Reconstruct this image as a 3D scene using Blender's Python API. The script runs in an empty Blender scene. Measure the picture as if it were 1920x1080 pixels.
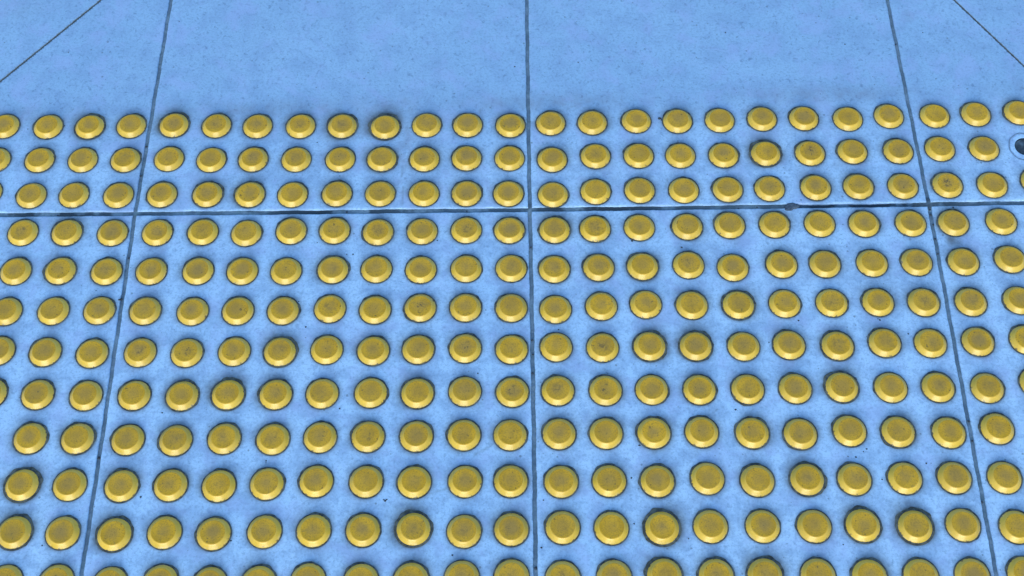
import bpy, bmesh, math, random
import numpy as np
from mathutils import Vector, Matrix, noise

# ---------------------------------------------------------------- camera, sky, sun, exposure
scn = bpy.context.scene
col = scn.collection
cam_data = bpy.data.cameras.new('camera')
cam = bpy.data.objects.new('camera', cam_data)
col.objects.link(cam)
cam.matrix_world = Matrix(((0.99962, 0.02754, 0.0, -0.0277),
                           (-0.02416, 0.87717, -0.47956, -0.9061),
                           (-0.01321, 0.47938, 0.87751, 1.2462),
                           (0, 0, 0, 1)))
cam_data.sensor_width = 36.0
cam_data.lens = 36.0 * 2415.81 / 1920.0
cam_data.clip_start = 0.01
cam_data.clip_end = 500.0
scn.camera = cam

SUN_EL, SUN_AZ = math.radians(19), math.radians(188)     # the glow of the open sky behind the photographer
world = bpy.data.worlds.new('World'); scn.world = world
world.use_nodes = True
wn = world.node_tree.nodes; wl = world.node_tree.links
sky = wn.new('ShaderNodeTexSky'); sky.sky_type = 'NISHITA'; sky.sun_disc = False
sky.sun_elevation = SUN_EL; sky.sun_rotation = SUN_AZ
sky.air_density = 1.6; sky.dust_density = 0.4; sky.ozone_density = 4.0
wl.new(sky.outputs[0], wn['Background'].inputs['Color'])
wn['Background'].inputs['Strength'].default_value = 0.15

sun_data = bpy.data.lights.new('sun', 'SUN')
sun_data.energy = 1.5; sun_data.angle = math.radians(42); sun_data.color = (1.0, 0.93, 0.75)
sun = bpy.data.objects.new('sun', sun_data); col.objects.link(sun)
sd = Vector((math.sin(SUN_AZ) * math.cos(SUN_EL), math.cos(SUN_AZ) * math.cos(SUN_EL), math.sin(SUN_EL)))
sun.rotation_euler = sd.to_track_quat('Z', 'Y').to_euler()
sun.location = sd * 5

scn.view_settings.view_transform = 'Standard'
scn.view_settings.look = 'None'
scn.view_settings.gamma = 1.0
scn.view_settings.exposure = 0.97
scn.cycles.filter_width = 1.5

# ---------------------------------------------------------------- survey of the place (millimetres on the ground)
STUDS = {
    1: [(-13,-625.9,12.8),(-12,-573.8,10.3),(-11,-524.2,8.6),(-10,-474.7,8.1),(-9,-423.8,7.5),(-8,-373.0,5.0),(-7,-324.1,2.6),(-6,-272.9,0.9),(-5,-223.5,-0.5),(-4,-172.6,-3.7),(-3,-123.4,-2.6),(-2,-74.8,-4.2),(-1,-24.3,-6.3),(1,23.4,-4.7),(2,72.7,-5.6),(3,124.8,-5.0),(4,173.5,-6.7),(5,223.3,-7.3),(6,273.4,-6.9),(7,322.7,-7.8),(8,374.4,-10.4),(9,423.3,-7.9),(10,477.2,-9.4),(11,526.1,-8.6),(12,576.8,-7.9)],
    2: [(-13,-628.6,-35.6),(-12,-576.9,-37.2),(-11,-526.0,-39.0),(-10,-475.8,-40.4),(-9,-424.8,-40.8),(-8,-375.0,-43.8),(-7,-326.0,-44.8),(-6,-275.5,-46.5),(-5,-224.0,-48.0),(-4,-175.4,-49.3),(-3,-125.7,-51.1),(-2,-76.4,-51.4),(-1,-26.4,-53.1),(1,23.2,-56.6),(2,73.8,-53.4),(3,124.1,-54.5),(4,172.6,-56.1),(5,222.7,-57.2),(6,271.9,-56.4),(7,323.4,-57.6),(8,372.7,-56.8),(9,425.9,-58.2),(10,474.8,-56.5),(11,526.0,-57.8)],
    3: [(-13,-630.9,-80.6),(-12,-578.9,-86.7),(-11,-529.6,-87.6),(-10,-478.1,-89.6),(-9,-427.8,-90.4),(-8,-375.1,-91.7),(-7,-326.3,-93.5),(-6,-277.0,-95.3),(-5,-225.9,-95.7),(-4,-176.1,-97.3),(-3,-125.8,-98.9),(-2,-76.8,-100.2),(-1,-28.9,-102.0),(1,22.2,-105.1),(2,71.3,-102.5),(3,121.8,-102.5),(4,172.3,-104.0),(5,222.6,-104.4),(6,270.6,-104.9),(7,323.5,-105.3),(8,372.4,-105.6),(9,423.2,-106.7),(10,474.3,-106.8),(11,525.3,-108.3),(12,576.3,-104.8)],
    4: [(-12,-580.8,-136.5),(-11,-530.6,-138.0),(-10,-478.6,-140.2),(-9,-427.7,-141.4),(-8,-375.9,-142.3),(-7,-326.4,-145.4),(-6,-275.6,-144.2),(-5,-226.5,-145.3),(-4,-177.3,-148.8),(-3,-127.3,-149.3),(-2,-77.5,-149.4),(-1,-28.8,-151.2),(1,22.2,-152.4),(2,67.9,-152.3),(3,117.9,-152.2),(4,171.9,-152.8),(5,219.8,-152.4),(6,270.3,-153.3),(7,321.3,-153.9),(8,371.1,-155.5),(9,423.6,-156.5),(10,471.7,-157.4),(11,525.6,-157.5)],
    5: [(-12,-580.8,-186.9),(-11,-530.8,-187.8),(-10,-479.0,-190.3),(-9,-428.9,-191.6),(-8,-376.6,-193.0),(-7,-327.2,-194.8),(-6,-278.4,-196.3),(-5,-226.3,-196.1),(-4,-177.8,-196.9),(-3,-128.3,-199.2),(-2,-77.9,-199.4),(-1,-28.0,-200.6),(1,19.9,-203.2),(2,69.0,-202.5),(3,117.8,-202.9),(4,168.9,-202.6),(5,217.6,-207.4),(6,272.0,-205.0),(7,319.9,-206.1),(8,372.0,-206.7),(9,421.4,-207.0),(10,473.1,-208.0),(11,525.3,-206.5)],
    6: [(-12,-583.0,-237.4),(-11,-531.3,-238.4),(-10,-480.7,-239.4),(-9,-430.0,-241.5),(-8,-377.8,-243.8),(-7,-328.2,-244.7),(-6,-278.7,-245.9),(-5,-227.4,-245.1),(-4,-178.0,-248.0),(-3,-128.6,-247.1),(-2,-79.0,-248.4),(-1,-29.0,-250.2),(1,19.2,-253.5),(2,69.3,-251.2),(3,117.9,-250.5),(4,167.9,-253.0),(5,218.6,-254.3),(6,269.2,-254.2),(7,320.4,-255.0),(8,370.7,-255.7),(9,420.3,-257.3),(10,471.5,-258.7),(11,524.2,-258.1)],
    7: [(-12,-583.2,-285.3),(-11,-532.6,-288.3),(-10,-481.6,-291.5),(-9,-429.8,-292.1),(-8,-379.4,-294.0),(-7,-328.3,-294.0),(-6,-279.0,-295.7),(-5,-228.7,-294.9),(-4,-178.6,-297.7),(-3,-130.2,-297.7),(-2,-79.7,-297.8),(-1,-29.9,-300.6),(1,18.0,-299.2),(2,67.8,-301.3),(3,118.1,-301.3),(4,167.6,-302.7),(5,218.7,-304.6),(6,267.6,-304.3),(7,319.3,-306.9),(8,370.1,-304.9),(9,418.8,-306.9),(10,469.7,-306.6),(11,521.1,-306.1)],
    8: [(-12,-583.6,-335.5),(-11,-533.2,-338.3),(-10,-481.6,-341.1),(-9,-430.3,-342.3),(-8,-379.4,-344.4),(-7,-331.0,-344.4),(-6,-280.4,-345.8),(-5,-231.2,-346.3),(-4,-179.8,-346.9),(-3,-130.5,-349.0),(-2,-80.4,-348.4),(-1,-30.3,-350.6),(1,17.7,-350.4),(2,68.0,-351.7),(3,116.6,-352.3),(4,166.8,-353.8),(5,217.6,-354.7),(6,267.7,-355.5),(7,316.6,-355.4),(8,368.0,-357.4),(9,417.5,-358.5),(10,468.8,-360.9),(11,521.1,-356.5)],
    9: [(-11,-533.4,-388.0),(-10,-483.8,-389.7),(-9,-431.2,-392.6),(-8,-381.3,-394.8),(-7,-330.8,-394.4),(-6,-280.0,-396.5),(-5,-231.0,-395.9),(-4,-181.4,-396.6),(-3,-131.2,-397.7),(-2,-81.7,-397.7),(-1,-33.8,-399.1),(1,16.9,-399.3),(2,65.6,-400.3),(3,115.1,-401.2),(4,164.7,-401.6),(5,216.8,-404.2),(6,266.2,-406.7),(7,317.4,-404.9),(8,367.3,-407.4),(9,419.2,-409.9),(10,470.0,-406.9)],
    10: [(-11,-533.9,-439.1),(-10,-484.8,-440.4),(-9,-431.6,-443.0),(-8,-381.4,-443.8),(-7,-332.0,-446.0),(-6,-283.0,-445.3),(-5,-232.8,-443.9),(-4,-181.8,-445.7),(-3,-132.7,-447.7),(-2,-81.0,-448.5),(-1,-34.3,-449.5),(1,16.9,-451.6),(2,65.8,-452.1),(3,114.7,-453.8),(4,165.7,-452.5),(5,216.0,-456.2),(6,266.6,-456.3),(7,314.5,-457.5),(8,365.7,-458.0),(9,415.8,-458.9),(10,466.3,-460.2)],
    11: [(-11,-533.6,-489.2),(-10,-484.9,-491.0),(-9,-432.7,-494.2),(-8,-382.4,-493.6),(-7,-333.0,-496.3),(-6,-282.1,-495.5),(-5,-232.8,-496.0),(-4,-183.3,-496.8),(-3,-132.9,-497.2),(-2,-82.3,-500.9),(-1,-35.0,-500.2),(1,16.3,-499.7),(2,65.0,-501.7),(3,115.4,-503.0),(4,163.9,-502.9),(5,215.8,-504.2),(6,267.0,-505.6),(7,315.6,-506.1),(8,367.2,-508.8),(9,414.9,-508.6),(10,467.5,-512.1)],
    12: [(-11,-534.7,-539.3),(-10,-484.0,-540.5),(-9,-431.0,-544.3),(-8,-381.4,-543.6),(-7,-332.5,-547.1),(-6,-284.4,-547.4),(-5,-235.8,-546.1),(-4,-183.8,-548.1),(-3,-134.7,-548.4),(-2,-84.8,-547.6),(-1,-35.8,-547.9),(1,14.3,-550.9),(2,64.6,-551.3),(3,113.9,-551.1),(4,164.5,-553.0),(5,212.2,-553.8),(6,264.1,-555.3),(7,314.2,-557.7),(8,364.3,-558.6),(9,414.3,-559.5),(10,465.8,-559.3)],
}
GRIT = [(-566.0,122.9,1),(-433.8,167.2,0.8),(-252.1,-22.5,0.8),(60.4,85.4,0.9),(-17.0,81.5,1),(47.3,157.0,0.9),(243.8,125.4,1),(152.9,-1.5,2.2),(155.2,-3.9,1.6),(387.7,102.0,1),(449.8,100.7,1.4),(485.7,116.9,0.8),(489.0,45.5,0.7),(-456.2,-62.4,1.5),(-456.7,-172.7,1.5),(-454.0,-21.1,1.4),(84.1,-126.0,1.1),(108.5,-169.2,1.3),(163.3,-179.3,1.1),(-5.5,-173.2,1.4),(201.3,-82.6,0.6),(292.7,-129.2,2.8),(296.3,-130.1,2.6),(289.8,-128.4,1.8),(299.5,-128.7,1.5),(475.3,-136.6,1.1),(413.5,-172.0,0.9),(-458.8,-224.9,1.8),(-460.4,-226.2,1.4),(-398.8,-362.9,1),(-253.1,-266.2,1.1),(-212.1,-363.6,0.9),(-66.5,-327.3,0.8),(-7.4,-289.3,1.6),(-8.1,-328.5,1.5),(-7.4,-306.5,1.1),(202.4,-377.2,1.1),(21.3,-277.9,0.8),(281.6,-274.9,1),(397.3,-294.6,1),(442.8,-397.0,1.6),(369.7,-277.0,1.1),(367.6,-275.6,0.7),(-459.3,-411.2,1.8),(-410.7,-455.3,1.2),(-503.8,-503.3,0.9),(-285.7,-419.8,1),(-162.1,-466.4,1.5),(-160.5,-465.3,0.9),(-163.7,-465.2,0.8),(-94.1,-524.7,1),(88.6,-449.2,1),(88.0,-497.6,0.9),(-5.7,-519.6,1.1),(-1.8,-470.4,0.8),(99.3,-414.1,1.2),(140.9,-514.5,0.8),(390.4,-442.4,1),(342.6,-458.3,0.9),(319.9,-433.4,1),(332.1,-425.0,0.9),(328.4,-427.8,0.7),(311.8,-432.6,0.7),(442.4,-418.9,1.3),(439.2,-484.8,1.4),(293.3,-524.8,0.8),(-11.9,-539.9,1.7),(466.2,-240.5,0.8),(-245.5,-160.0,0.6),(-211.8,-176.3,0.7),(-204.6,-176.6,1),(-110.3,-161.5,0.9),(-487.8,-213.9,0.6),(246.7,-300.3,0.8),(-262.4,-234.4,0.7),(-480.0,-134.9,0.6),(508.2,-192.4,0.7),(449.0,-137.9,1.6),(448.9,-145.0,1.5),(449.6,-157.8,1.5),(448.0,-176.6,1.3),(447.5,-196.0,1.3),(-315.2,-503.7,0.9),(-555.4,11.5,1.3),(-598.1,8.3,0.7),(232.6,-129.4,1.2),(253.9,-128.7,1.3),(-76.9,-123.0,1),(-213.9,-119.9,1.4),(-244.5,-118.2,1.2),(-287.0,-119.7,1),(-544.9,-113.5,1.2),(-574.5,-111.8,1),(338.8,-130.0,1.1),(361.8,-130.0,1.2)]
STREAKS = [[(-149.9,-50.9),(-151.4,-73.2)],[(-149.3,-88.0),(-151.3,-113.4)],[(155.4,-87.0),(151.2,-100.8)],[(176.3,-72.9),(174.7,-83.9)],[(-117.3,-459.8),(-99.4,-455.7)],[(-70.9,-419.1),(-62.6,-415.2),(-54.2,-410.2)],[(177.5,-380.7),(183.4,-376.6)],[(420.9,-163.9),(419.7,-177.8)],[(-57.1,0.9),(-60.0,19.0)]]
SMEARS = [(472.3,-193.3,9,22,1.0),(470.3,-172.5,7,14,0.9),(474.6,-227.4,7,14,0.5),(470.6,143.7,14,12,0.45),(-642.2,196.1,50,25,0.35),(355.9,-75.1,14,10,0.5),(411.1,-20.3,12,8,0.4),(131.1,20.4,40,9,0.3),(378.1,11.9,30,10,0.4),(-224.6,-2.7,20,20,0.3),(194.2,14.3,30,12,0.35),(-133.1,9.7,26,16,0.35),(-151.0,30.0,9,11,0.75),(-144.0,20.0,6,8,0.7),(-148.0,-8.0,8,17,0.8),(-149.0,-30.0,12,9,0.7),(-150.0,-57.0,7,15,0.8),(-155.0,-80.0,12,9,0.6),(-151.0,-98.0,6,11,0.7),(463.0,-150.0,8,16,0.9),(466.0,-178.0,10,16,1.0),(462,-205,6,12,0.85)]
HOLE = (574.5, -56.4)
random.seed(5)
rng = np.random.default_rng(5)

# joints between the slabs, as x over y or y over x (millimetres)
JOINT_X = [([-1200, -535.4, -382.8, -211.5, -114.2, -18.1, 202.3, 900], [-465.0, -460.6, -458.8, -457.4, -456.4, -453.6, -448.0, -431.0]),
           ([-1200, -547.9, -396.1, -225.7, -123.9, -33.1, 186.2, 900], [-23.0, -12.2, -9.1, -6.3, -4.9, -3.4, 0.7, 13.5]),
           ([-1200, -560.5, -409.4, -239.9, -131.4, -48.3, 170.1, 900], [421.0, 438.4, 442.1, 446.4, 448.9, 449.6, 451.2, 456.0])]
JOINT_Y = ([-1600, -611.3, -458.2, -305.4, -7.0, 290.4, 453.8, 556.8, 1600], [-94.0, -110.9, -114.2, -117.7, -123.6, -128.6, -131.4, -132.4, -146.0])

# ---------------------------------------------------------------- materials
def mat(name):
    m = bpy.data.materials.new(name); m.use_nodes = True
    return m, m.node_tree.nodes, m.node_tree.links, m.node_tree.nodes['Principled BSDF']

class NT:
    def __init__(s, n, l): s.n = n; s.l = l
    def put(s, sock, v):
        if hasattr(v, 'links') or isinstance(v, bpy.types.NodeSocket): s.l.new(v, sock)
        else: sock.default_value = v
    def math(s, op, a, b=0.0, clamp=False):
        x = s.n.new('ShaderNodeMath'); x.operation = op; x.use_clamp = clamp
        s.put(x.inputs[0], a); s.put(x.inputs[1], b); return x.outputs[0]
    def ramp(s, v, a, b, lo=0.0, hi=1.0):
        x = s.n.new('ShaderNodeMapRange'); x.interpolation_type = 'SMOOTHSTEP'
        s.put(x.inputs['Value'], v); x.inputs['From Min'].default_value = a; x.inputs['From Max'].default_value = b
        x.inputs['To Min'].default_value = lo; x.inputs['To Max'].default_value = hi; return x.outputs[0]
    def noise(s, vec, scale, detail=3.0, rough=0.55, w=None, dist=0.0):
        x = s.n.new('ShaderNodeTexNoise')
        if w is not None: x.noise_dimensions = '4D'; s.put(x.inputs['W'], w)
        s.put(x.inputs['Vector'], vec); x.inputs['Scale'].default_value = scale
        x.inputs['Detail'].default_value = detail; x.inputs['Roughness'].default_value = rough
        x.inputs['Distortion'].default_value = dist
        return x.outputs['Fac']
    def mix(s, f, a, b):
        x = s.n.new('ShaderNodeMix'); x.data_type = 'RGBA'; x.clamp_factor = True
        s.put(x.inputs[0], f); s.put(x.inputs[6], a); s.put(x.inputs[7], b); return x.outputs[2]
    def bump(s, h, strength, dist, prev=None):
        x = s.n.new('ShaderNodeBump'); x.inputs['Strength'].default_value = strength
        x.inputs['Distance'].default_value = dist; s.put(x.inputs['Height'], h)
        if prev is not None: s.put(x.inputs['Normal'], prev)
        return x.outputs[0]

def C(*a): return (*a, 1.0)

def concrete_material():
    m, n, l, p = mat('blue_grey_concrete'); t = NT(n, l)
    pos = n.new('ShaderNodeTexCoord').outputs['Object']
    at = n.new('ShaderNodeAttribute'); at.attribute_name = 'grime'; g = at.outputs['Fac']
    at2 = n.new('ShaderNodeAttribute'); at2.attribute_name = 'traffic'; tr = at2.outputs['Fac']
    big = t.noise(pos, 5.0, 4.0, 0.55); mid = t.noise(pos, 38.0, 4.0, 0.6)
    fine = t.noise(pos, 330.0, 3.0, 0.65); vfine = t.noise(pos, 900.0, 2.0, 0.6)
    c = t.mix(t.ramp(big, 0.3, 0.7), C(*CONC_A), C(*CONC_B))
    at3 = n.new('ShaderNodeAttribute'); at3.attribute_name = 'far_tone'
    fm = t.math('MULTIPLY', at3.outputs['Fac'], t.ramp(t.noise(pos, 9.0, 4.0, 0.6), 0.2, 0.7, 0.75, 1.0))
    c = t.mix(t.math('MULTIPLY', fm, 0.62), c, C(0.17, 0.33, 0.55))  # concrete mixed darker towards the far side, broken up by noise
    c = t.mix(t.math('MULTIPLY', t.ramp(mid, 0.42, 0.66), 0.55), c, C(*CONC_C))
    c = t.mix(t.math('MULTIPLY', t.ramp(fine, 0.46, 0.66), 0.26), c, C(*CONC_D))
    c = t.mix(t.math('MULTIPLY', t.ramp(vfine, 0.5, 0.25), 0.12), c, C(0.55, 0.78, 0.97))
    m2 = t.noise(pos, 105.0, 3.0, 0.6, None, 0.4)
    c = t.mix(t.math('MULTIPLY', t.ramp(m2, 0.50, 0.68), 0.38), c, C(*CONC_C))
    f2 = t.noise(pos, 190.0, 4.0, 0.7, None, 0.6)
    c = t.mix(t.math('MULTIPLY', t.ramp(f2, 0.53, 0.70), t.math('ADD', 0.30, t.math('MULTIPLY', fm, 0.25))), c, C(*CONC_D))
    lav = t.noise(pos, 24.0, 4.0, 0.65, None, 0.3)
    c = t.mix(t.math('MULTIPLY', t.ramp(lav, 0.48, 0.68), 0.40), c, C(0.33, 0.44, 0.78))
    # sparse dark pits and flecks, gathered in patches
    v = n.new('ShaderNodeTexVoronoi'); v.inputs['Scale'].default_value = 210.0; l.new(pos, v.inputs['Vector'])
    rnd = n.new('ShaderNodeSeparateColor'); l.new(v.outputs['Color'], rnd.inputs[0])
    size = t.math('MULTIPLY', t.math('POWER', rnd.outputs[0], 9.0), 0.26)
    patch = t.ramp(t.noise(pos, 16.0, 3.0), 0.38, 0.62)
    dd = t.math('ADD', v.outputs['Distance'], t.math('MULTIPLY', t.math('SUBTRACT', fine, 0.5), 0.35))
    fl = t.ramp(t.math('SUBTRACT', dd, t.math('MULTIPLY', size, t.math('ADD', patch, 0.35))), 0.0, -0.10)
    c = t.mix(t.math('MULTIPLY', fl, 0.55), c, C(0.09, 0.13, 0.19))
    # grimy film trodden between the studs
    trf = t.math('MULTIPLY', tr, t.ramp(t.noise(pos, 60.0, 5.0, 0.7), 0.30, 0.72))
    c = t.mix(t.math('MULTIPLY', trf, 0.55), c, C(*TRAF))
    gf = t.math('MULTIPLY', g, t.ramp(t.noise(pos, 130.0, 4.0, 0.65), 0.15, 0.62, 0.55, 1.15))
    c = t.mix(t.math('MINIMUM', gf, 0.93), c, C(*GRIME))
    l.new(c, p.inputs['Base Color'])
    p.inputs['Roughness'].default_value = 0.82
    p.inputs['Specular IOR Level'].default_value = 0.25
    b = t.bump(fine, 0.35, 0.0006); b = t.bump(vfine, 0.3, 0.0002, b)
    l.new(b, p.inputs['Normal'])
    return m

def joint_material():
    m, n, l, p = mat('dirty_joint_mortar'); t = NT(n, l)
    pos = n.new('ShaderNodeTexCoord').outputs['Object']
    c = t.mix(t.ramp(t.noise(pos, 45.0, 4.0, 0.7), 0.35, 0.68), C(0.10, 0.175, 0.26), C(0.20, 0.31, 0.42))
    c = t.mix(t.ramp(t.noise(pos, 160.0, 3.0, 0.6), 0.50, 0.66), c, C(0.12, 0.21, 0.28))
    at = n.new('ShaderNodeAttribute'); at.attribute_name = 'wet'
    c = t.mix(t.math('MULTIPLY', at.outputs['Fac'], t.ramp(t.noise(pos, 30.0, 3.0, 0.6), 0.38, 0.52)), c, C(0.026, 0.050, 0.078))
    l.new(c, p.inputs['Base Color']); p.inputs['Roughness'].default_value = 0.9
    l.new(t.bump(t.noise(pos, 420.0, 4.0, 0.7), 0.8, 0.0012), p.inputs['Normal'])
    return m

def yellow_material(name, top):
    m, n, l, p = mat(name); t = NT(n, l)
    pos = n.new('ShaderNodeTexCoord').outputs['Object']
    rnd = n.new('ShaderNodeObjectInfo').outputs['Random']
    w = t.math('MULTIPLY', rnd, 91.0)
    sep = n.new('ShaderNodeSeparateXYZ'); l.new(pos, sep.inputs[0])
    r = t.math('POWER', t.math('ADD', t.math('MULTIPLY', sep.outputs[0], sep.outputs[0]), t.math('MULTIPLY', sep.outputs[1], sep.outputs[1])), 0.5)
    broad = t.noise(pos, 60.0, 3.0, 0.6, w); fine = t.noise(pos, 700.0, 3.0, 0.7, w); mid = t.noise(pos, 260.0, 4.0, 0.65, w)
    if top:
        c = t.mix(t.ramp(broad, 0.3, 0.7), C(*TOP_A), C(*TOP_B))
        wear = t.math('MULTIPLY', t.ramp(t.math('ADD', r, t.math('MULTIPLY', t.math('SUBTRACT', broad, 0.5), 0.014)), 0.0115, 0.002),
                      t.ramp(t.noise(pos, 1.0, 0.0, 0.5, w), 0.25, 0.7, 0.35, 1.0))
        c = t.mix(t.math('MULTIPLY', wear, 0.75), c, C(*TOP_WORN))
        c = t.mix(t.math('MULTIPLY', t.ramp(fine, 0.47, 0.66), 0.5), c, C(*TOP_SPECK))
        blotn = t.noise(pos, 230.0, 4.0, 0.7, t.math('ADD', w, 7.0), 0.6)
        oc = n.new('ShaderNodeSeparateColor'); l.new(n['Object Info'].outputs['Color'], oc.inputs[0])
        mask = t.math('MULTIPLY', t.ramp(r, 0.0095, 0.0015), oc.outputs[0])
        c = t.mix(t.math('MULTIPLY', t.ramp(blotn, 0.50, 0.60), mask), c, C(0.07, 0.06, 0.045))
        pits = t.ramp(t.noise(pos, 320.0, 2.0, 0.5, t.math('ADD', w, 31.0)), 0.655, 0.72)
        c = t.mix(t.math('MULTIPLY', pits, 0.7), c, C(0.10, 0.08, 0.04))
        scuff = t.ramp(t.noise(pos, 120.0, 4.0, 0.7, t.math('ADD', w, 57.0), 1.2), 0.54, 0.70)
        c = t.mix(t.math('MULTIPLY', scuff, 0.38), c, C(0.22, 0.165, 0.07))
        l.new(t.bump(fine, 0.35, 0.0004), p.inputs['Normal'])
        p.inputs['Roughness'].default_value = 0.65
    else:
        c = t.mix(t.ramp(broad, 0.3, 0.7), C(*RIM_A), C(*RIM_B))
        c = t.mix(t.math('MULTIPLY', t.ramp(mid, 0.58, 0.75), 0.35), c, C(*TOP_WORN))
        # chips and grime eaten in from the foot of the bevel
        chip = t.math('ADD', t.ramp(r, 0.0145, 0.0176), t.math('MULTIPLY', t.math('SUBTRACT', mid, 0.5), 3.6))
        c = t.mix(t.math('MULTIPLY', t.ramp(chip, 0.92, 1.12), 0.8), c, C(0.075, 0.06, 0.035))
        pale = t.math('MULTIPLY', t.ramp(r, 0.0150, 0.0168), t.ramp(t.noise(pos, 150.0, 3.0, 0.6, t.math('ADD', w, 13.0)), 0.5, 0.66))
        c = t.mix(t.math('MULTIPLY', pale, 0.22), c, C(0.72, 0.66, 0.50))
        l.new(t.bump(mid, 0.25, 0.0005), p.inputs['Normal'])
        p.inputs['Roughness'].default_value = 0.27
    tone = t.ramp(t.noise(pos, 0.01, 0.0, 0.5, t.math('MULTIPLY', rnd, 377.0)), 0.3, 0.7)
    c = t.mix(t.math('MULTIPLY', tone, 0.16), c, C(0.30, 0.20, 0.06))
    l.new(c, p.inputs['Base Color'])
    p.inputs['Specular IOR Level'].default_value = 0.22 if top else 0.5
    return m

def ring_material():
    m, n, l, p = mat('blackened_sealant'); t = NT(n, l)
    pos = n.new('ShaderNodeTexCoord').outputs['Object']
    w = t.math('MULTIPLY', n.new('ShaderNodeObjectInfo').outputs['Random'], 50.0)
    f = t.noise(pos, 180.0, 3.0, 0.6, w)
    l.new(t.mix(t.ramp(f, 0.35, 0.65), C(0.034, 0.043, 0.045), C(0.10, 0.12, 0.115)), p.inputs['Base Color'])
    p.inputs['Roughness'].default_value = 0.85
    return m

def plain(name, a, b, scale, rough=0.8):
    m, n, l, p = mat(name); t = NT(n, l)
    pos = n.new('ShaderNodeTexCoord').outputs['Object']
    l.new(t.mix(t.ramp(t.noise(pos, scale, 4.0, 0.65), 0.35, 0.65), C(*a), C(*b)), p.inputs['Base Color'])
    p.inputs['Roughness'].default_value = rough
    l.new(t.bump(t.noise(pos, scale * 3, 3.0, 0.6), 0.6, 0.0006), p.inputs['Normal'])
    return m

CONC_A = (0.375, 0.615, 0.93); CONC_B = (0.43, 0.67, 0.975); CONC_C = (0.22, 0.37, 0.62); CONC_D = (0.09, 0.17, 0.32)
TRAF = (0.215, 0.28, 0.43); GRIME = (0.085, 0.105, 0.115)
TOP_A = (0.53, 0.300, 0.014); TOP_B = (0.67, 0.385, 0.028); TOP_WORN = (0.34, 0.225, 0.080); TOP_SPECK = (0.24, 0.15, 0.035)
RIM_A = (0.59, 0.385, 0.040); RIM_B = (0.67, 0.44, 0.052)
M_CONC = concrete_material(); M_JOINT = joint_material()
M_TOP = yellow_material('worn_yellow_paint', True); M_RIM = yellow_material('yellow_paint', False)
M_RING = ring_material()
M_GRIT = plain('dark_grit', (0.012, 0.020, 0.035), (0.05, 0.07, 0.10), 400)
M_SOCKET = plain('black_socket', (0.006, 0.013, 0.030), (0.014, 0.026, 0.050), 160)
M_SOCKET.node_tree.nodes['Principled BSDF'].inputs['Specular IOR Level'].default_value = 0.1
M_SCAR = plain('old_adhesive_mark', (0.12, 0.20, 0.33), (0.20, 0.32, 0.50), 220)
M_STEEL = plain('corroded_steel', (0.12, 0.12, 0.14), (0.28, 0.27, 0.28), 500, 0.5)

# ---------------------------------------------------------------- helpers
def link(name, me, m, parent=None):
    o = bpy.data.objects.new(name, me); col.objects.link(o)
    if m is not None:
        me.materials.clear(); me.materials.append(m)
    if parent is not None: o.parent = parent
    return o

def lathe(profile, seg, wob=None):
    """profile: (radius, z) from outside in; a last radius of 0 closes it"""
    vs, fs, rings = [], [], []
    for i, (r, z) in enumerate(profile):
        if r == 0:
            vs.append((0, 0, z)); rings.append([len(vs) - 1]); continue
        ring = []
        for k in range(seg):
            a = 2 * math.pi * k / seg
            rr, zz = (r, z) if wob is None else wob(i, a, r, z)
            vs.append((rr * math.cos(a), rr * math.sin(a), zz)); ring.append(len(vs) - 1)
        rings.append(ring)
    for A, B in zip(rings, rings[1:]):
        for k in range(seg):
            k2 = (k + 1) % seg
            if len(B) == 1: fs.append((A[k], A[k2], B[0]))
            else: fs.append((A[k], A[k2], B[k2], B[k]))
    me = bpy.data.meshes.new('lathe'); me.from_pydata(vs, [], fs)
    me.polygons.foreach_set('use_smooth', [True] * len(fs)); me.update()
    return me

# ---------------------------------------------------------------- the pavement: four concrete slabs' corners and their neighbours
W = 4.4          # width of a joint
ARR = 0.9        # worn arris beside it

def jitter(t, seed):      # gentle unevenness of a joint edge
    return 0.26 * np.sin(t * 0.11 + seed) + 0.14 * np.sin(t * 0.37 + seed * 2.3) + 0.1 * np.sin(t * 0.93 + seed * 1.7)

def lines(lo, hi, step, joints, far, W):
    ls = list(np.arange(lo, hi, step))
    x, s = hi, step
    while x < far: ls.append(x); s = min(s * 1.35, 450.0); x += s
    x, s = lo, step
    while x > -far: s = min(s * 1.35, 450.0); x -= s; ls.append(x)
    tags = [(v, 0) for v in ls]
    for j in joints:
        tags = [q for q in tags if abs(q[0] - j) > W / 2 + ARR + 1.0]
        tags += [(j - W / 2 - ARR, 0), (j - W / 2 - ARR * 0.45, 1), (j - W / 2, 2), (j - W / 2 + 0.02, 3), (j + W / 2 - 0.02, 4), (j + W / 2, 2), (j + W / 2 + ARR * 0.45, 1), (j + W / 2 + ARR, 0)]
    tags.sort()
    return np.array([q[0] for q in tags]), np.array([q[1] for q in tags])

FAR = 20000.0
JX = [-456.0, -5.0, 449.0] + [449 + 454 * k for k in range(1, 30)] + [-456 - 452 * k for k in range(1, 30)]
JY = [-125.0] + [-125 - 900 * k for k in range(1, 20)] + [-125 + 1350 * k for k in range(1, 14)]
JX = [j for j in JX if abs(j) < FAR - 500]; JY = [j for j in JY if abs(j) < FAR - 500]
STEP = 2.1
us, ut = lines(-730, 690, STEP, JX, FAR, W)
vs_, vt = lines(-640, 270, STEP, JY, FAR, W + 1.0)
U, V = np.meshgrid(us, vs_)
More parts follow.
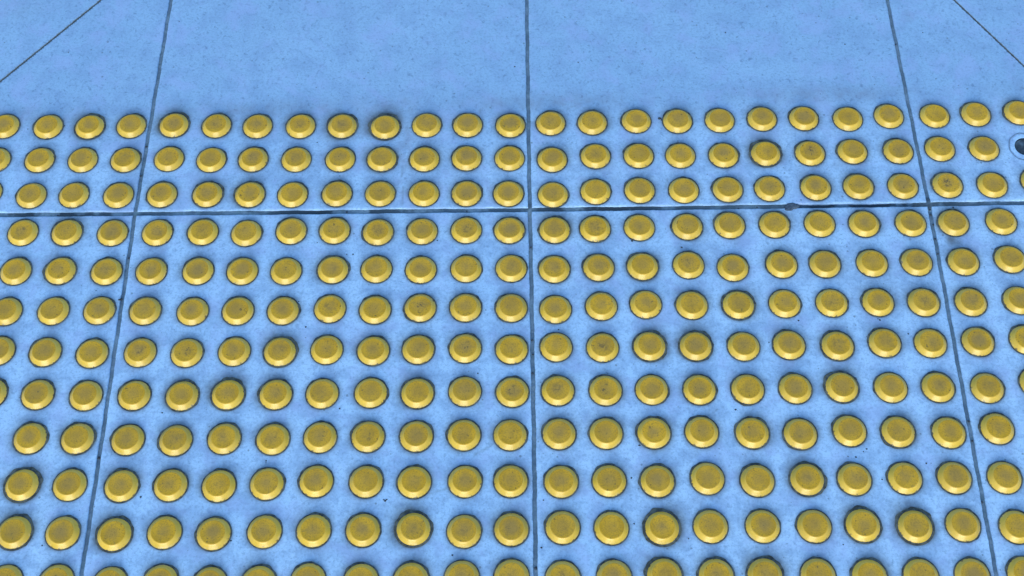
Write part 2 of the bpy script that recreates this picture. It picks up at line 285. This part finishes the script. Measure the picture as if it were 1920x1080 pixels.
# shift the three near joints and the cross joint to where they really run
def shifts(Y):
    kn = [np.interp(Y, j[0], j[1]) for j in JOINT_X]
    return kn[0] + 456.0, kn[1] + 5.0, kn[2] - 449.0
def blend(x, xs, ds):
    out = np.zeros_like(x)
    for a, b, da, db in zip(xs, xs[1:], ds, ds[1:]):
        m = (x >= a) & (x < b); f = (x - a) / (b - a)
        out = np.where(m, da * (1 - f) + db * f, out)
    return out
dy = np.interp(U, JOINT_Y[0], JOINT_Y[1]) + 125.0
fy = np.clip(1 - np.abs(V + 125) / 700.0, 0, 1)
Y = V + dy * fy
s1, s2, s3 = shifts(Y)
z0 = np.zeros_like(Y)
X = U + blend(U, [-20001, -1600, -456, -5, 449, 1600, 20001], [z0, z0, s1, s2, s3, z0, z0])
near_x = (np.abs(U[0][:, None] - np.array(JX)[None, :]).min(1) < W / 2 + ARR + 0.01)
near_y = (np.abs(V[:, 0][:, None] - np.array(JY)[None, :]).min(1) < W / 2 + 0.5 + ARR + 0.01)
side = np.sign(np.sin(us * 12.9))    # arbitrary, different on each side of a joint
X = X + np.where(near_x[None, :], jitter(Y, 1.0 + (us[None, :] > 200) * 2.1 + (us[None, :] < -200) * 4.4), 0)
Y = Y + np.where(near_y[:, None], jitter(X, 0.6) * 0.9, 0)
ZX = np.array([0, -0.28, -0.85, -7.0, -7.0])[ut]; ZY = np.array([0, -0.28, -0.85, -7.0, -7.0])[vt]
Z = np.minimum(ZX[None, :], ZY[:, None]) + 0.0
# the slabs are not quite flat
def swell(x, y): return 0.06 * np.sin(x * 0.021 + 1) * np.sin(y * 0.027)
Z = Z + swell(X, Y)
ny, nx = X.shape
verts = np.stack([X, Y, Z], -1).reshape(-1, 3) * 0.001
idx = np.arange(ny * nx).reshape(ny, nx)
# faces, dropping the floor of every joint (the mortar sheet lies there)
fx = ~((ut[:-1] == 3) & (ut[1:] == 4)); fyk = ~((vt[:-1] == 3) & (vt[1:] == 4))
keep = fyk[:, None] & fx[None, :]
# the empty socket goes through the slab
cxm = (X[:-1, :-1] + X[1:, 1:]) / 2; cym = (Y[:-1, :-1] + Y[1:, 1:]) / 2
keep &= (np.hypot(cxm - HOLE[0], cym - HOLE[1]) > 13.6)
F = np.stack([idx[:-1, :-1], idx[:-1, 1:], idx[1:, 1:], idx[1:, :-1]], -1)[keep]

# grime and traffic film, surveyed round the studs (real dirt, baked per vertex)
grime = np.zeros_like(X); traffic = np.zeros_like(X)
HEAVY = {(1,-4):1.0,(1,-5):.8,(1,-9):.75,(1,-11):.7,(2,6):1.0,(2,-4):.6,(3,-7):.6,(3,-8):.5,(4,10):.4,(5,-5):.5,(5,3):.6,(6,5):.7,(7,3):.8,(7,4):.8,(7,-6):.7,(7,7):.5,
         (8,-7):.8,(8,-6):.6,(8,-3):.6,(8,7):.7,(8,-8):.55,(9,3):.6,(9,5):.5,(9,8):.6,(9,-10):.6,(10,-11):1.0,(10,6):.7,(10,3):.5,(10,-9):.5,(11,-9):.8,(11,3):1.0,(11,-3):1.0,
         (11,8):1.0,(11,7):.75,(11,-11):.7,(11,-1):.4,(12,3):.8,(12,4):.6,(12,5):.7,(12,7):.6,(12,-6):.6,(12,-3):.6,(8,-12):.6,(9,-11):.5,(5,-11):.5,(4,-11):.5,(4,1):.6}
studs = []
for r in STUDS:
    for k, x, y in STUDS[r]:
        h = HEAVY.get((r, k))
        if h is None: h = random.uniform(0.05, 0.38)
        studs.append([r, k, x, y, h])
yi = vs_; 
for r, k, x, y, h in studs:
    a0, a1 = np.searchsorted(us, [x - 45, x + 45]); b0, b1 = np.searchsorted(vs_, [y - 50, y + 50])
    dx = X[b0:b1, a0:a1] - x; dyy = Y[b0:b1, a0:a1] - y
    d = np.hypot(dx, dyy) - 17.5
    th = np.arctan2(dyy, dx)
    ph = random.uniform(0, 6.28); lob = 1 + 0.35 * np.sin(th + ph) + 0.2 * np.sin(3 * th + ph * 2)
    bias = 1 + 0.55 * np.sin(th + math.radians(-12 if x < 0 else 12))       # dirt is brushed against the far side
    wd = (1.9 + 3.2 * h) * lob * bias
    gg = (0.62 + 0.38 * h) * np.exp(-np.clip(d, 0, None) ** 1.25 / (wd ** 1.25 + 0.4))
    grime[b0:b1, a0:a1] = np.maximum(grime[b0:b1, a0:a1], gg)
    s = random.uniform(0.10, 0.85)
    tt = s * np.exp(-(dx / 15.0) ** 2) * np.exp(-((np.abs(dyy) - 22) / 12.0) ** 2)
    traffic[b0:b1, a0:a1] = np.maximum(traffic[b0:b1, a0:a1], tt)
    traffic[b0:b1, a0:a1] = np.maximum(traffic[b0:b1, a0:a1], 0.20 * np.exp(-np.clip(d, 0, None) / 4.5))
for x, y, a, b, s in SMEARS:
    a = a * 0.66; b = b * 0.8
    e = s * np.exp(-(((X - x) / a) ** 2 + ((Y - y) / b) ** 2) ** 1.5)
    traffic = np.maximum(traffic, e); grime = np.maximum(grime, (0.62 if s > 0.8 else 0.30 * s) * e)
for st in STREAKS:
    for (xa, ya), (xb, yb) in zip(st, st[1:]):
        L2 = (xb - xa) ** 2 + (yb - ya) ** 2
        f = np.clip(((X - xa) * (xb - xa) + (Y - ya) * (yb - ya)) / L2, 0, 1)
        d = np.hypot(X - xa - f * (xb - xa), Y - ya - f * (yb - ya))
        grime = np.maximum(grime, 0.34 * np.exp(-(d / 1.3) ** 2))
band = np.exp(-((Y - 26) / 13.0) ** 2) * (0.55 + 0.45 * np.sin(X * 0.019 + 1.2)) * (Y > 0)
traffic = np.maximum(traffic, band); grime = np.maximum(grime, 0.13 * band)
for px_, py_, sx, sy, st_ in ((-215, -15, 55, 34, 1.0), (-135, -30, 34, 70, 1.0), (-170, 25, 60, 18, .9), (-80, -70, 40, 30, .6), (70, -75, 60, 25, .5), (300, -20, 60, 25, .5), (190, -180, 40, 30, .4), (330, -215, 60, 30, .5), (-430, -70, 40, 30, .45), (380, -240, 50, 40, .4)):
    traffic = np.maximum(traffic, st_ * np.exp(-(((X - px_) / sx) ** 2 + ((Y - py_) / sy) ** 2)))
# dirt lying along the lower side of the cross joint
dj = np.interp(X, JOINT_Y[0], JOINT_Y[1]) - Y
nj = 0.5 + 0.5 * np.sin(X * 0.063) * np.sin(X * 0.021 + 2)
traffic = np.maximum(traffic, np.where((dj > 0), 0.8 * nj * np.exp(-np.clip(dj, 0, None) / 9.0), 0))
grime[:, (ut == 3) | (ut == 4)] = 0.55; grime[(vt == 3) | (vt == 4), :] = 0.75
traffic = np.clip(traffic, 0, 1); grime = np.clip(grime, 0, 1)

me = bpy.data.meshes.new('pavement')
me.vertices.add(len(verts)); me.vertices.foreach_set('co', verts.ravel())
me.loops.add(F.size); me.loops.foreach_set('vertex_index', F.ravel().astype(np.int32))
me.polygons.add(len(F)); me.polygons.foreach_set('loop_start', np.arange(0, F.size, 4, dtype=np.int32))
me.polygons.foreach_set('loop_total', np.full(len(F), 4, dtype=np.int32))
me.update(calc_edges=True); me.validate()
far_tone = np.clip((Y + 60) / 110.0, 0, 1) ** 1.5 + 0.22 * np.clip((Y + 330) / 260.0, 0, 1)  # gradient along y: concrete gets darker past the studded rows
far_tone = np.clip(far_tone, 0, 1)
for nm, arr in (('grime', grime), ('traffic', traffic), ('far_tone', far_tone)):
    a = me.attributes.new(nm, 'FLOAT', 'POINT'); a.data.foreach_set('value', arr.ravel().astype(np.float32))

# the two narrow saw cuts that run off diagonally in the far corner slabs
bm = bmesh.new(); bm.from_mesh(me)
def saw_cut(p, q, lo, hi, width):
    p = Vector((p[0], p[1], 0)) * 0.001; q = Vector((q[0], q[1], 0)) * 0.001
    d = (q - p).normalized(); nrm = Vector((-d.y, d.x, 0))
    def inside(c): return lo[0] < c.x * 1000 < hi[0] and lo[1] < c.y * 1000 < hi[1]
    for s in (1, -1):
        co = p + nrm * (width * 0.0005 * s)
        fs = [f for f in bm.faces if abs((f.verts[0].co - co).dot(nrm)) < 0.02 and inside(f.calc_center_median())]
        es = {e for f in fs for e in f.edges}; vs2 = {v for f in fs for v in f.verts}
        bmesh.ops.bisect_plane(bm, geom=list(vs2) + list(es) + fs, plane_co=co, plane_no=nrm, dist=1e-6)
    dele = [f for f in bm.faces if abs((f.calc_center_median() - p).dot(nrm)) < width * 0.0005 - 1e-6 and inside(f.calc_center_median())]
    bmesh.ops.delete(bm, geom=dele, context='FACES')
    be = [e for e in bm.edges if e.is_boundary and all(abs(abs((v.co - p).dot(nrm)) - width * 0.0005) < 2e-5 for v in e.verts) and all(v.co.z > -0.003 for v in e.verts) and inside(e.verts[0].co)]
    ex = bmesh.ops.extrude_edge_only(bm, edges=be)['geom']
    lay = bm.verts.layers.float['grime']
    for e in be:
        for v in e.verts: v[lay] = 0.85
    for v in ex:
        if isinstance(v, bmesh.types.BMVert): v.co.z -= 0.006; v[lay] = 1.0
xl = -456 + W; 
saw_cut((-536.6, 205.4), (-643.1, 80.4), (-905, -118), (-452, 320), 1.9)
saw_cut((533.8, 167.2), (598.3, 61.0), (453, -135), (900, 320), 1.7)
bm.to_mesh(me); bm.free()
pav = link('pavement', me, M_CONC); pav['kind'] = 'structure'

# mortar lying in the joints, sagging in the middle
mx, my = np.meshgrid(np.concatenate([[-FAR], np.arange(-760, 760, 4.0), [FAR]]), np.concatenate([[-FAR], np.arange(-660, 330, 4.0), [FAR]]))
mz = -2.0 + 0.35 * np.sin(mx * 0.05) * np.sin(my * 0.043 + 1) + rng.normal(0, 0.12, mx.shape)
onH = np.abs(np.interp(mx, *JOINT_Y) - my) < 8
mz = np.where(onH, -1.4 + 0.4 * np.sin(mx * 0.031) - 1.6 * ((mx > 300) & (mx < 430)) + 0.3 * ((mx > 415) & (mx < 520)), mz)
wet = np.where(onH, 0.75 + 0.25 * np.sin(mx * 0.02), 0.22)
wet = np.where(onH & (mx > 300) & (mx < 385), 1.0, wet)
d1 = (np.abs(mx + 456) > 14) & (np.abs(mx + 5) > 14) & (np.abs(mx - 449) > 14) & ~onH
wet = np.where(d1, 1.0, wet)
mi = np.arange(mx.size).reshape(mx.shape)
mF = np.stack([mi[:-1, :-1], mi[:-1, 1:], mi[1:, 1:], mi[1:, :-1]], -1).reshape(-1, 4)
mm = bpy.data.meshes.new('joint_mortar'); mm.from_pydata((np.stack([mx, my, mz], -1).reshape(-1, 3) * 0.001).tolist(), [], mF.tolist())
a = mm.attributes.new('wet', 'FLOAT', 'POINT'); a.data.foreach_set('value', wet.ravel().astype(np.float32)); mm.update()
mo = link('ground', mm, M_JOINT); mo['kind'] = 'structure'

# ---------------------------------------------------------------- tactile studs
def rim_mesh():
    pr = [(17.5, -0.3), (17.5, 0.30), (17.35, 0.65), (17.0, 1.05), (16.4, 1.65), (15.5, 2.65), (14.6, 3.72), (14.1, 4.34), (13.7, 4.80), (13.35, 5.15), (13.05, 5.36), (12.75, 5.48)]
    return lathe([(r * .000972, z * .001) for r, z in pr], 64)
def top_mesh():
    pr = [(12.75, 5.48), (12.35, 5.55), (11.8, 5.58)]
    r = 11.2
    while r > 0.6:
        pr.append((r, 5.56 + (0.05 if int(round(r / 0.4)) % 4 < 2 else -0.05))); r -= 0.4
    pr.append((0, 5.56))
    return lathe([(r * .000972, z * .001) for r, z in pr], 48)
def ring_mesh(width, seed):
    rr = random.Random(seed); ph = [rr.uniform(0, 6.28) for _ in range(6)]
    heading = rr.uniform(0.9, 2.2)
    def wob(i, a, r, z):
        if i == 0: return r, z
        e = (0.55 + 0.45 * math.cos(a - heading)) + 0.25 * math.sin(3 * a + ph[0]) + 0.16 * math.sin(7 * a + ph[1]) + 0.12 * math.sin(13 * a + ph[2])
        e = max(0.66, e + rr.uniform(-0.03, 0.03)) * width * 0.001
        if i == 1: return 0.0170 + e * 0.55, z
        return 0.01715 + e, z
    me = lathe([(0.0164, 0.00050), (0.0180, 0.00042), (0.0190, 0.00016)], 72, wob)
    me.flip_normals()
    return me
RIM, TOP = rim_mesh(), top_mesh()
RIM.flip_normals(); TOP.flip_normals()
for q in (RIM, TOP):
    bmx = bmesh.new(); bmx.from_mesh(q); bmesh.ops.recalc_face_normals(bmx, faces=bmx.faces)
    if sum(f.normal.z for f in bmx.faces) < 0: bmesh.ops.reverse_faces(bmx, faces=bmx.faces)
    bmx.to_mesh(q); bmx.free()
RINGS = []
for wd in (1.7, 2.0, 2.35, 2.9, 3.5):
    for s in range(4):
        q = ring_mesh(wd, 31 + s + int(wd * 10)); 
        bmx = bmesh.new(); bmx.from_mesh(q); bmesh.ops.recalc_face_normals(bmx, faces=bmx.faces)
        if sum(f.normal.z for f in bmx.faces) < 0: bmesh.ops.reverse_faces(bmx, faces=bmx.faces)
        bmx.to_mesh(q); bmx.free(); q.materials.append(M_RING); RINGS.append(q)

ORD = ['', 'first', 'second', 'third', 'fourth', 'fifth', 'sixth', 'seventh', 'eighth', 'ninth', 'tenth', 'eleventh', 'twelfth', 'thirteenth']
def stud_label(r, k, h):
    sidew = 'left' if k < 0 else 'right'
    row = {1: 'top row', 2: 'second row above cross joint', 3: 'first row above cross joint'}.get(r)
    if row is None: row = '%s row below cross joint' % ORD[r - 3]
    look = 'grime-ringed yellow stud' if h >= 0.8 else 'yellow stud'
    return '%s, %s %s of centre joint, in %s' % (look, ORD[abs(k)], sidew, row)

BLOTCH = {(2,7):1,(3,10):1,(6,-3):.8,(7,-2):.75,(8,-1):.85,(8,2):.85,(8,1):.5,(9,-6):.5,(9,-4):.6,(9,-3):.4,(7,2):.6,(7,-8):.6,(7,-9):.5,(7,7):.6,(5,4):.75,(4,2):.7,(4,-2):.7,
          (4,-4):.6,(4,-9):.5,(3,9):.5,(5,9):.5,(6,7):.5,(6,9):.45,(1,-5):.5,(1,-6):.4,(7,-6):.5,(6,-5):.5,(4,-12):.6,(9,6):.5,(5,-3):.5,(12,-8):.6,(12,1):.5,(11,-1):.5,(5,-10):.4}
proto = None
for r, k, x, y, h in studs:
    if proto is None:
        t = bpy.data.objects.new('tactile_stud', None); col.objects.link(t)
        t.empty_display_size = 0.02
        parts = [link('bevelled_rim', RIM, M_RIM, t), link('top_disc', TOP, M_TOP, t), link('sealant_ring', RINGS[0], None, t)]
        proto = (t, parts)
    else:
        t = proto[0].copy(); col.objects.link(t)
        parts = []
        for ch in proto[1]:
            c = ch.copy(); col.objects.link(c); c.parent = t; parts.append(c)
    t.location = (x * .001, y * .001, (swell(x, y) + 0.12) * .001)
    t.rotation_euler = (math.radians(random.gauss(0, 0.35)), math.radians(random.gauss(0, 0.35)), 0)
    i = min(4, int(h * 4.99))
    parts[2].data = RINGS[i * 4 + random.randrange(4)]
    parts[2].rotation_euler.z = random.gauss(0, 0.6)
    parts[0].rotation_euler.z = random.uniform(0, 6.28); parts[1].rotation_euler.z = random.uniform(0, 6.28)
    parts[1].color = (BLOTCH.get((r, k), random.uniform(0, 0.28)), 0, 0, 1)
    t['label'] = stud_label(r, k, h); t['category'] = 'tactile stud'
    t['group'] = 'yellow tactile studs set in rows in the pavement'

# ---------------------------------------------------------------- the socket whose stud has gone
t = bpy.data.objects.new('stud_socket', None); col.objects.link(t); t.location = (HOLE[0] * .001, HOLE[1] * .001, 0)
t['label'] = 'round dark hole in the pavement where a stud is missing, inside a faint ring mark'; t['category'] = 'hole'
def fixn(me):
    b = bmesh.new(); b.from_mesh(me); bmesh.ops.recalc_face_normals(b, faces=b.faces); b.to_mesh(me); b.free(); return me
def wob_hole(i, a, r, z): return r * (1 + 0.035 * math.sin(2 * a + 1) + 0.02 * math.sin(5 * a)), z
link('rim_patch', lathe([(0.0170, 0.00014), (0.0150, 0.00020), (0.0127, 0.00018), (0.0122, 0.0001)], 64), M_CONC, t)
link('socket_wall', lathe([(0.0125, 0.00014), (0.0121, -0.001), (0.0118, -0.0040), (0.0, -0.0043)], 64, wob_hole), M_SOCKET, t)
def wob_scar(i, a, r, z): return r * (1 + 0.02 * math.sin(3 * a + 2) + 0.012 * math.sin(8 * a)), z
link('ring_mark', lathe([(0.0197, 0.00016), (0.0193, 0.00020), (0.0185, 0.00020), (0.0181, 0.00016)], 72, wob_scar), M_SCAR, t)
link('broken_stem', lathe([(0.0022, -0.0044), (0.0021, -0.0030), (0.0017, -0.0027), (0, -0.0026)], 20), M_STEEL, t)

# ---------------------------------------------------------------- a lump squeezed out of the cross joint
def wob_lump(i, a, r, z):
    return r * (1 + 0.16 * math.sin(2 * a + 0.4) + 0.10 * math.sin(3 * a + 2) + 0.06 * math.sin(7 * a)), z + 0.00012 * math.sin(5 * a + i)
lu = link('mortar_lump', lathe([(0.0080, -0.0006), (0.0070, 0.0005), (0.0052, 0.0011), (0.0030, 0.0013), (0, 0.0013)], 40, wob_lump), plain('lump_mortar', (0.028, 0.048, 0.09), (0.08, 0.12, 0.18), 420))
lu.location = (0.2925, -0.1297, 0); lu.scale = (1.0, 0.72, 0.8)
lu['label'] = 'dark grey lump of mortar bulging out of the long cross joint, right of centre'; lu['category'] = 'mortar lump'

# ---------------------------------------------------------------- loose grit trodden into the surface: one object
vs, fs = [], []
for x, y, s in GRIT:
    n0 = len(vs); seg = 9; big = s > 2.1
    for lv, (rr, zz) in enumerate(((1.0, -0.12), (0.72, 0.28), (0.0, 0.42))):
        for k in range(seg if rr else 1):
            a = 6.283 * k / seg
            q = rr * s * 0.95 * random.uniform(0.65, 1.2)
            inj = 0.12 + swell(x, y) + -1.2 if min([abs(np.interp(x, *JOINT_Y) - y)] + [abs(np.interp(y, *j) - x) for j in JOINT_X]) < 2.2 and not big else 0.12 + swell(x, y)
            vs.append(((x + q * math.cos(a) * 1.15) * .001, (y + q * math.sin(a)) * .001, (inj + zz * s * 0.6 * (0.6 if big else 1)) * .001))
    for k in range(seg):
        k2 = (k + 1) % seg
        fs.append((n0 + k, n0 + k2, n0 + seg + k2, n0 + seg + k)); fs.append((n0 + seg + k, n0 + seg + k2, n0 + 2 * seg))
gm = bpy.data.meshes.new('grit'); gm.from_pydata(vs, [], fs); gm.update()
go = link('grit', gm, M_GRIT); go['kind'] = 'stuff'; go['label'] = 'dark specks of grit scattered over the blue concrete and in its joints'; go['category'] = 'grit'
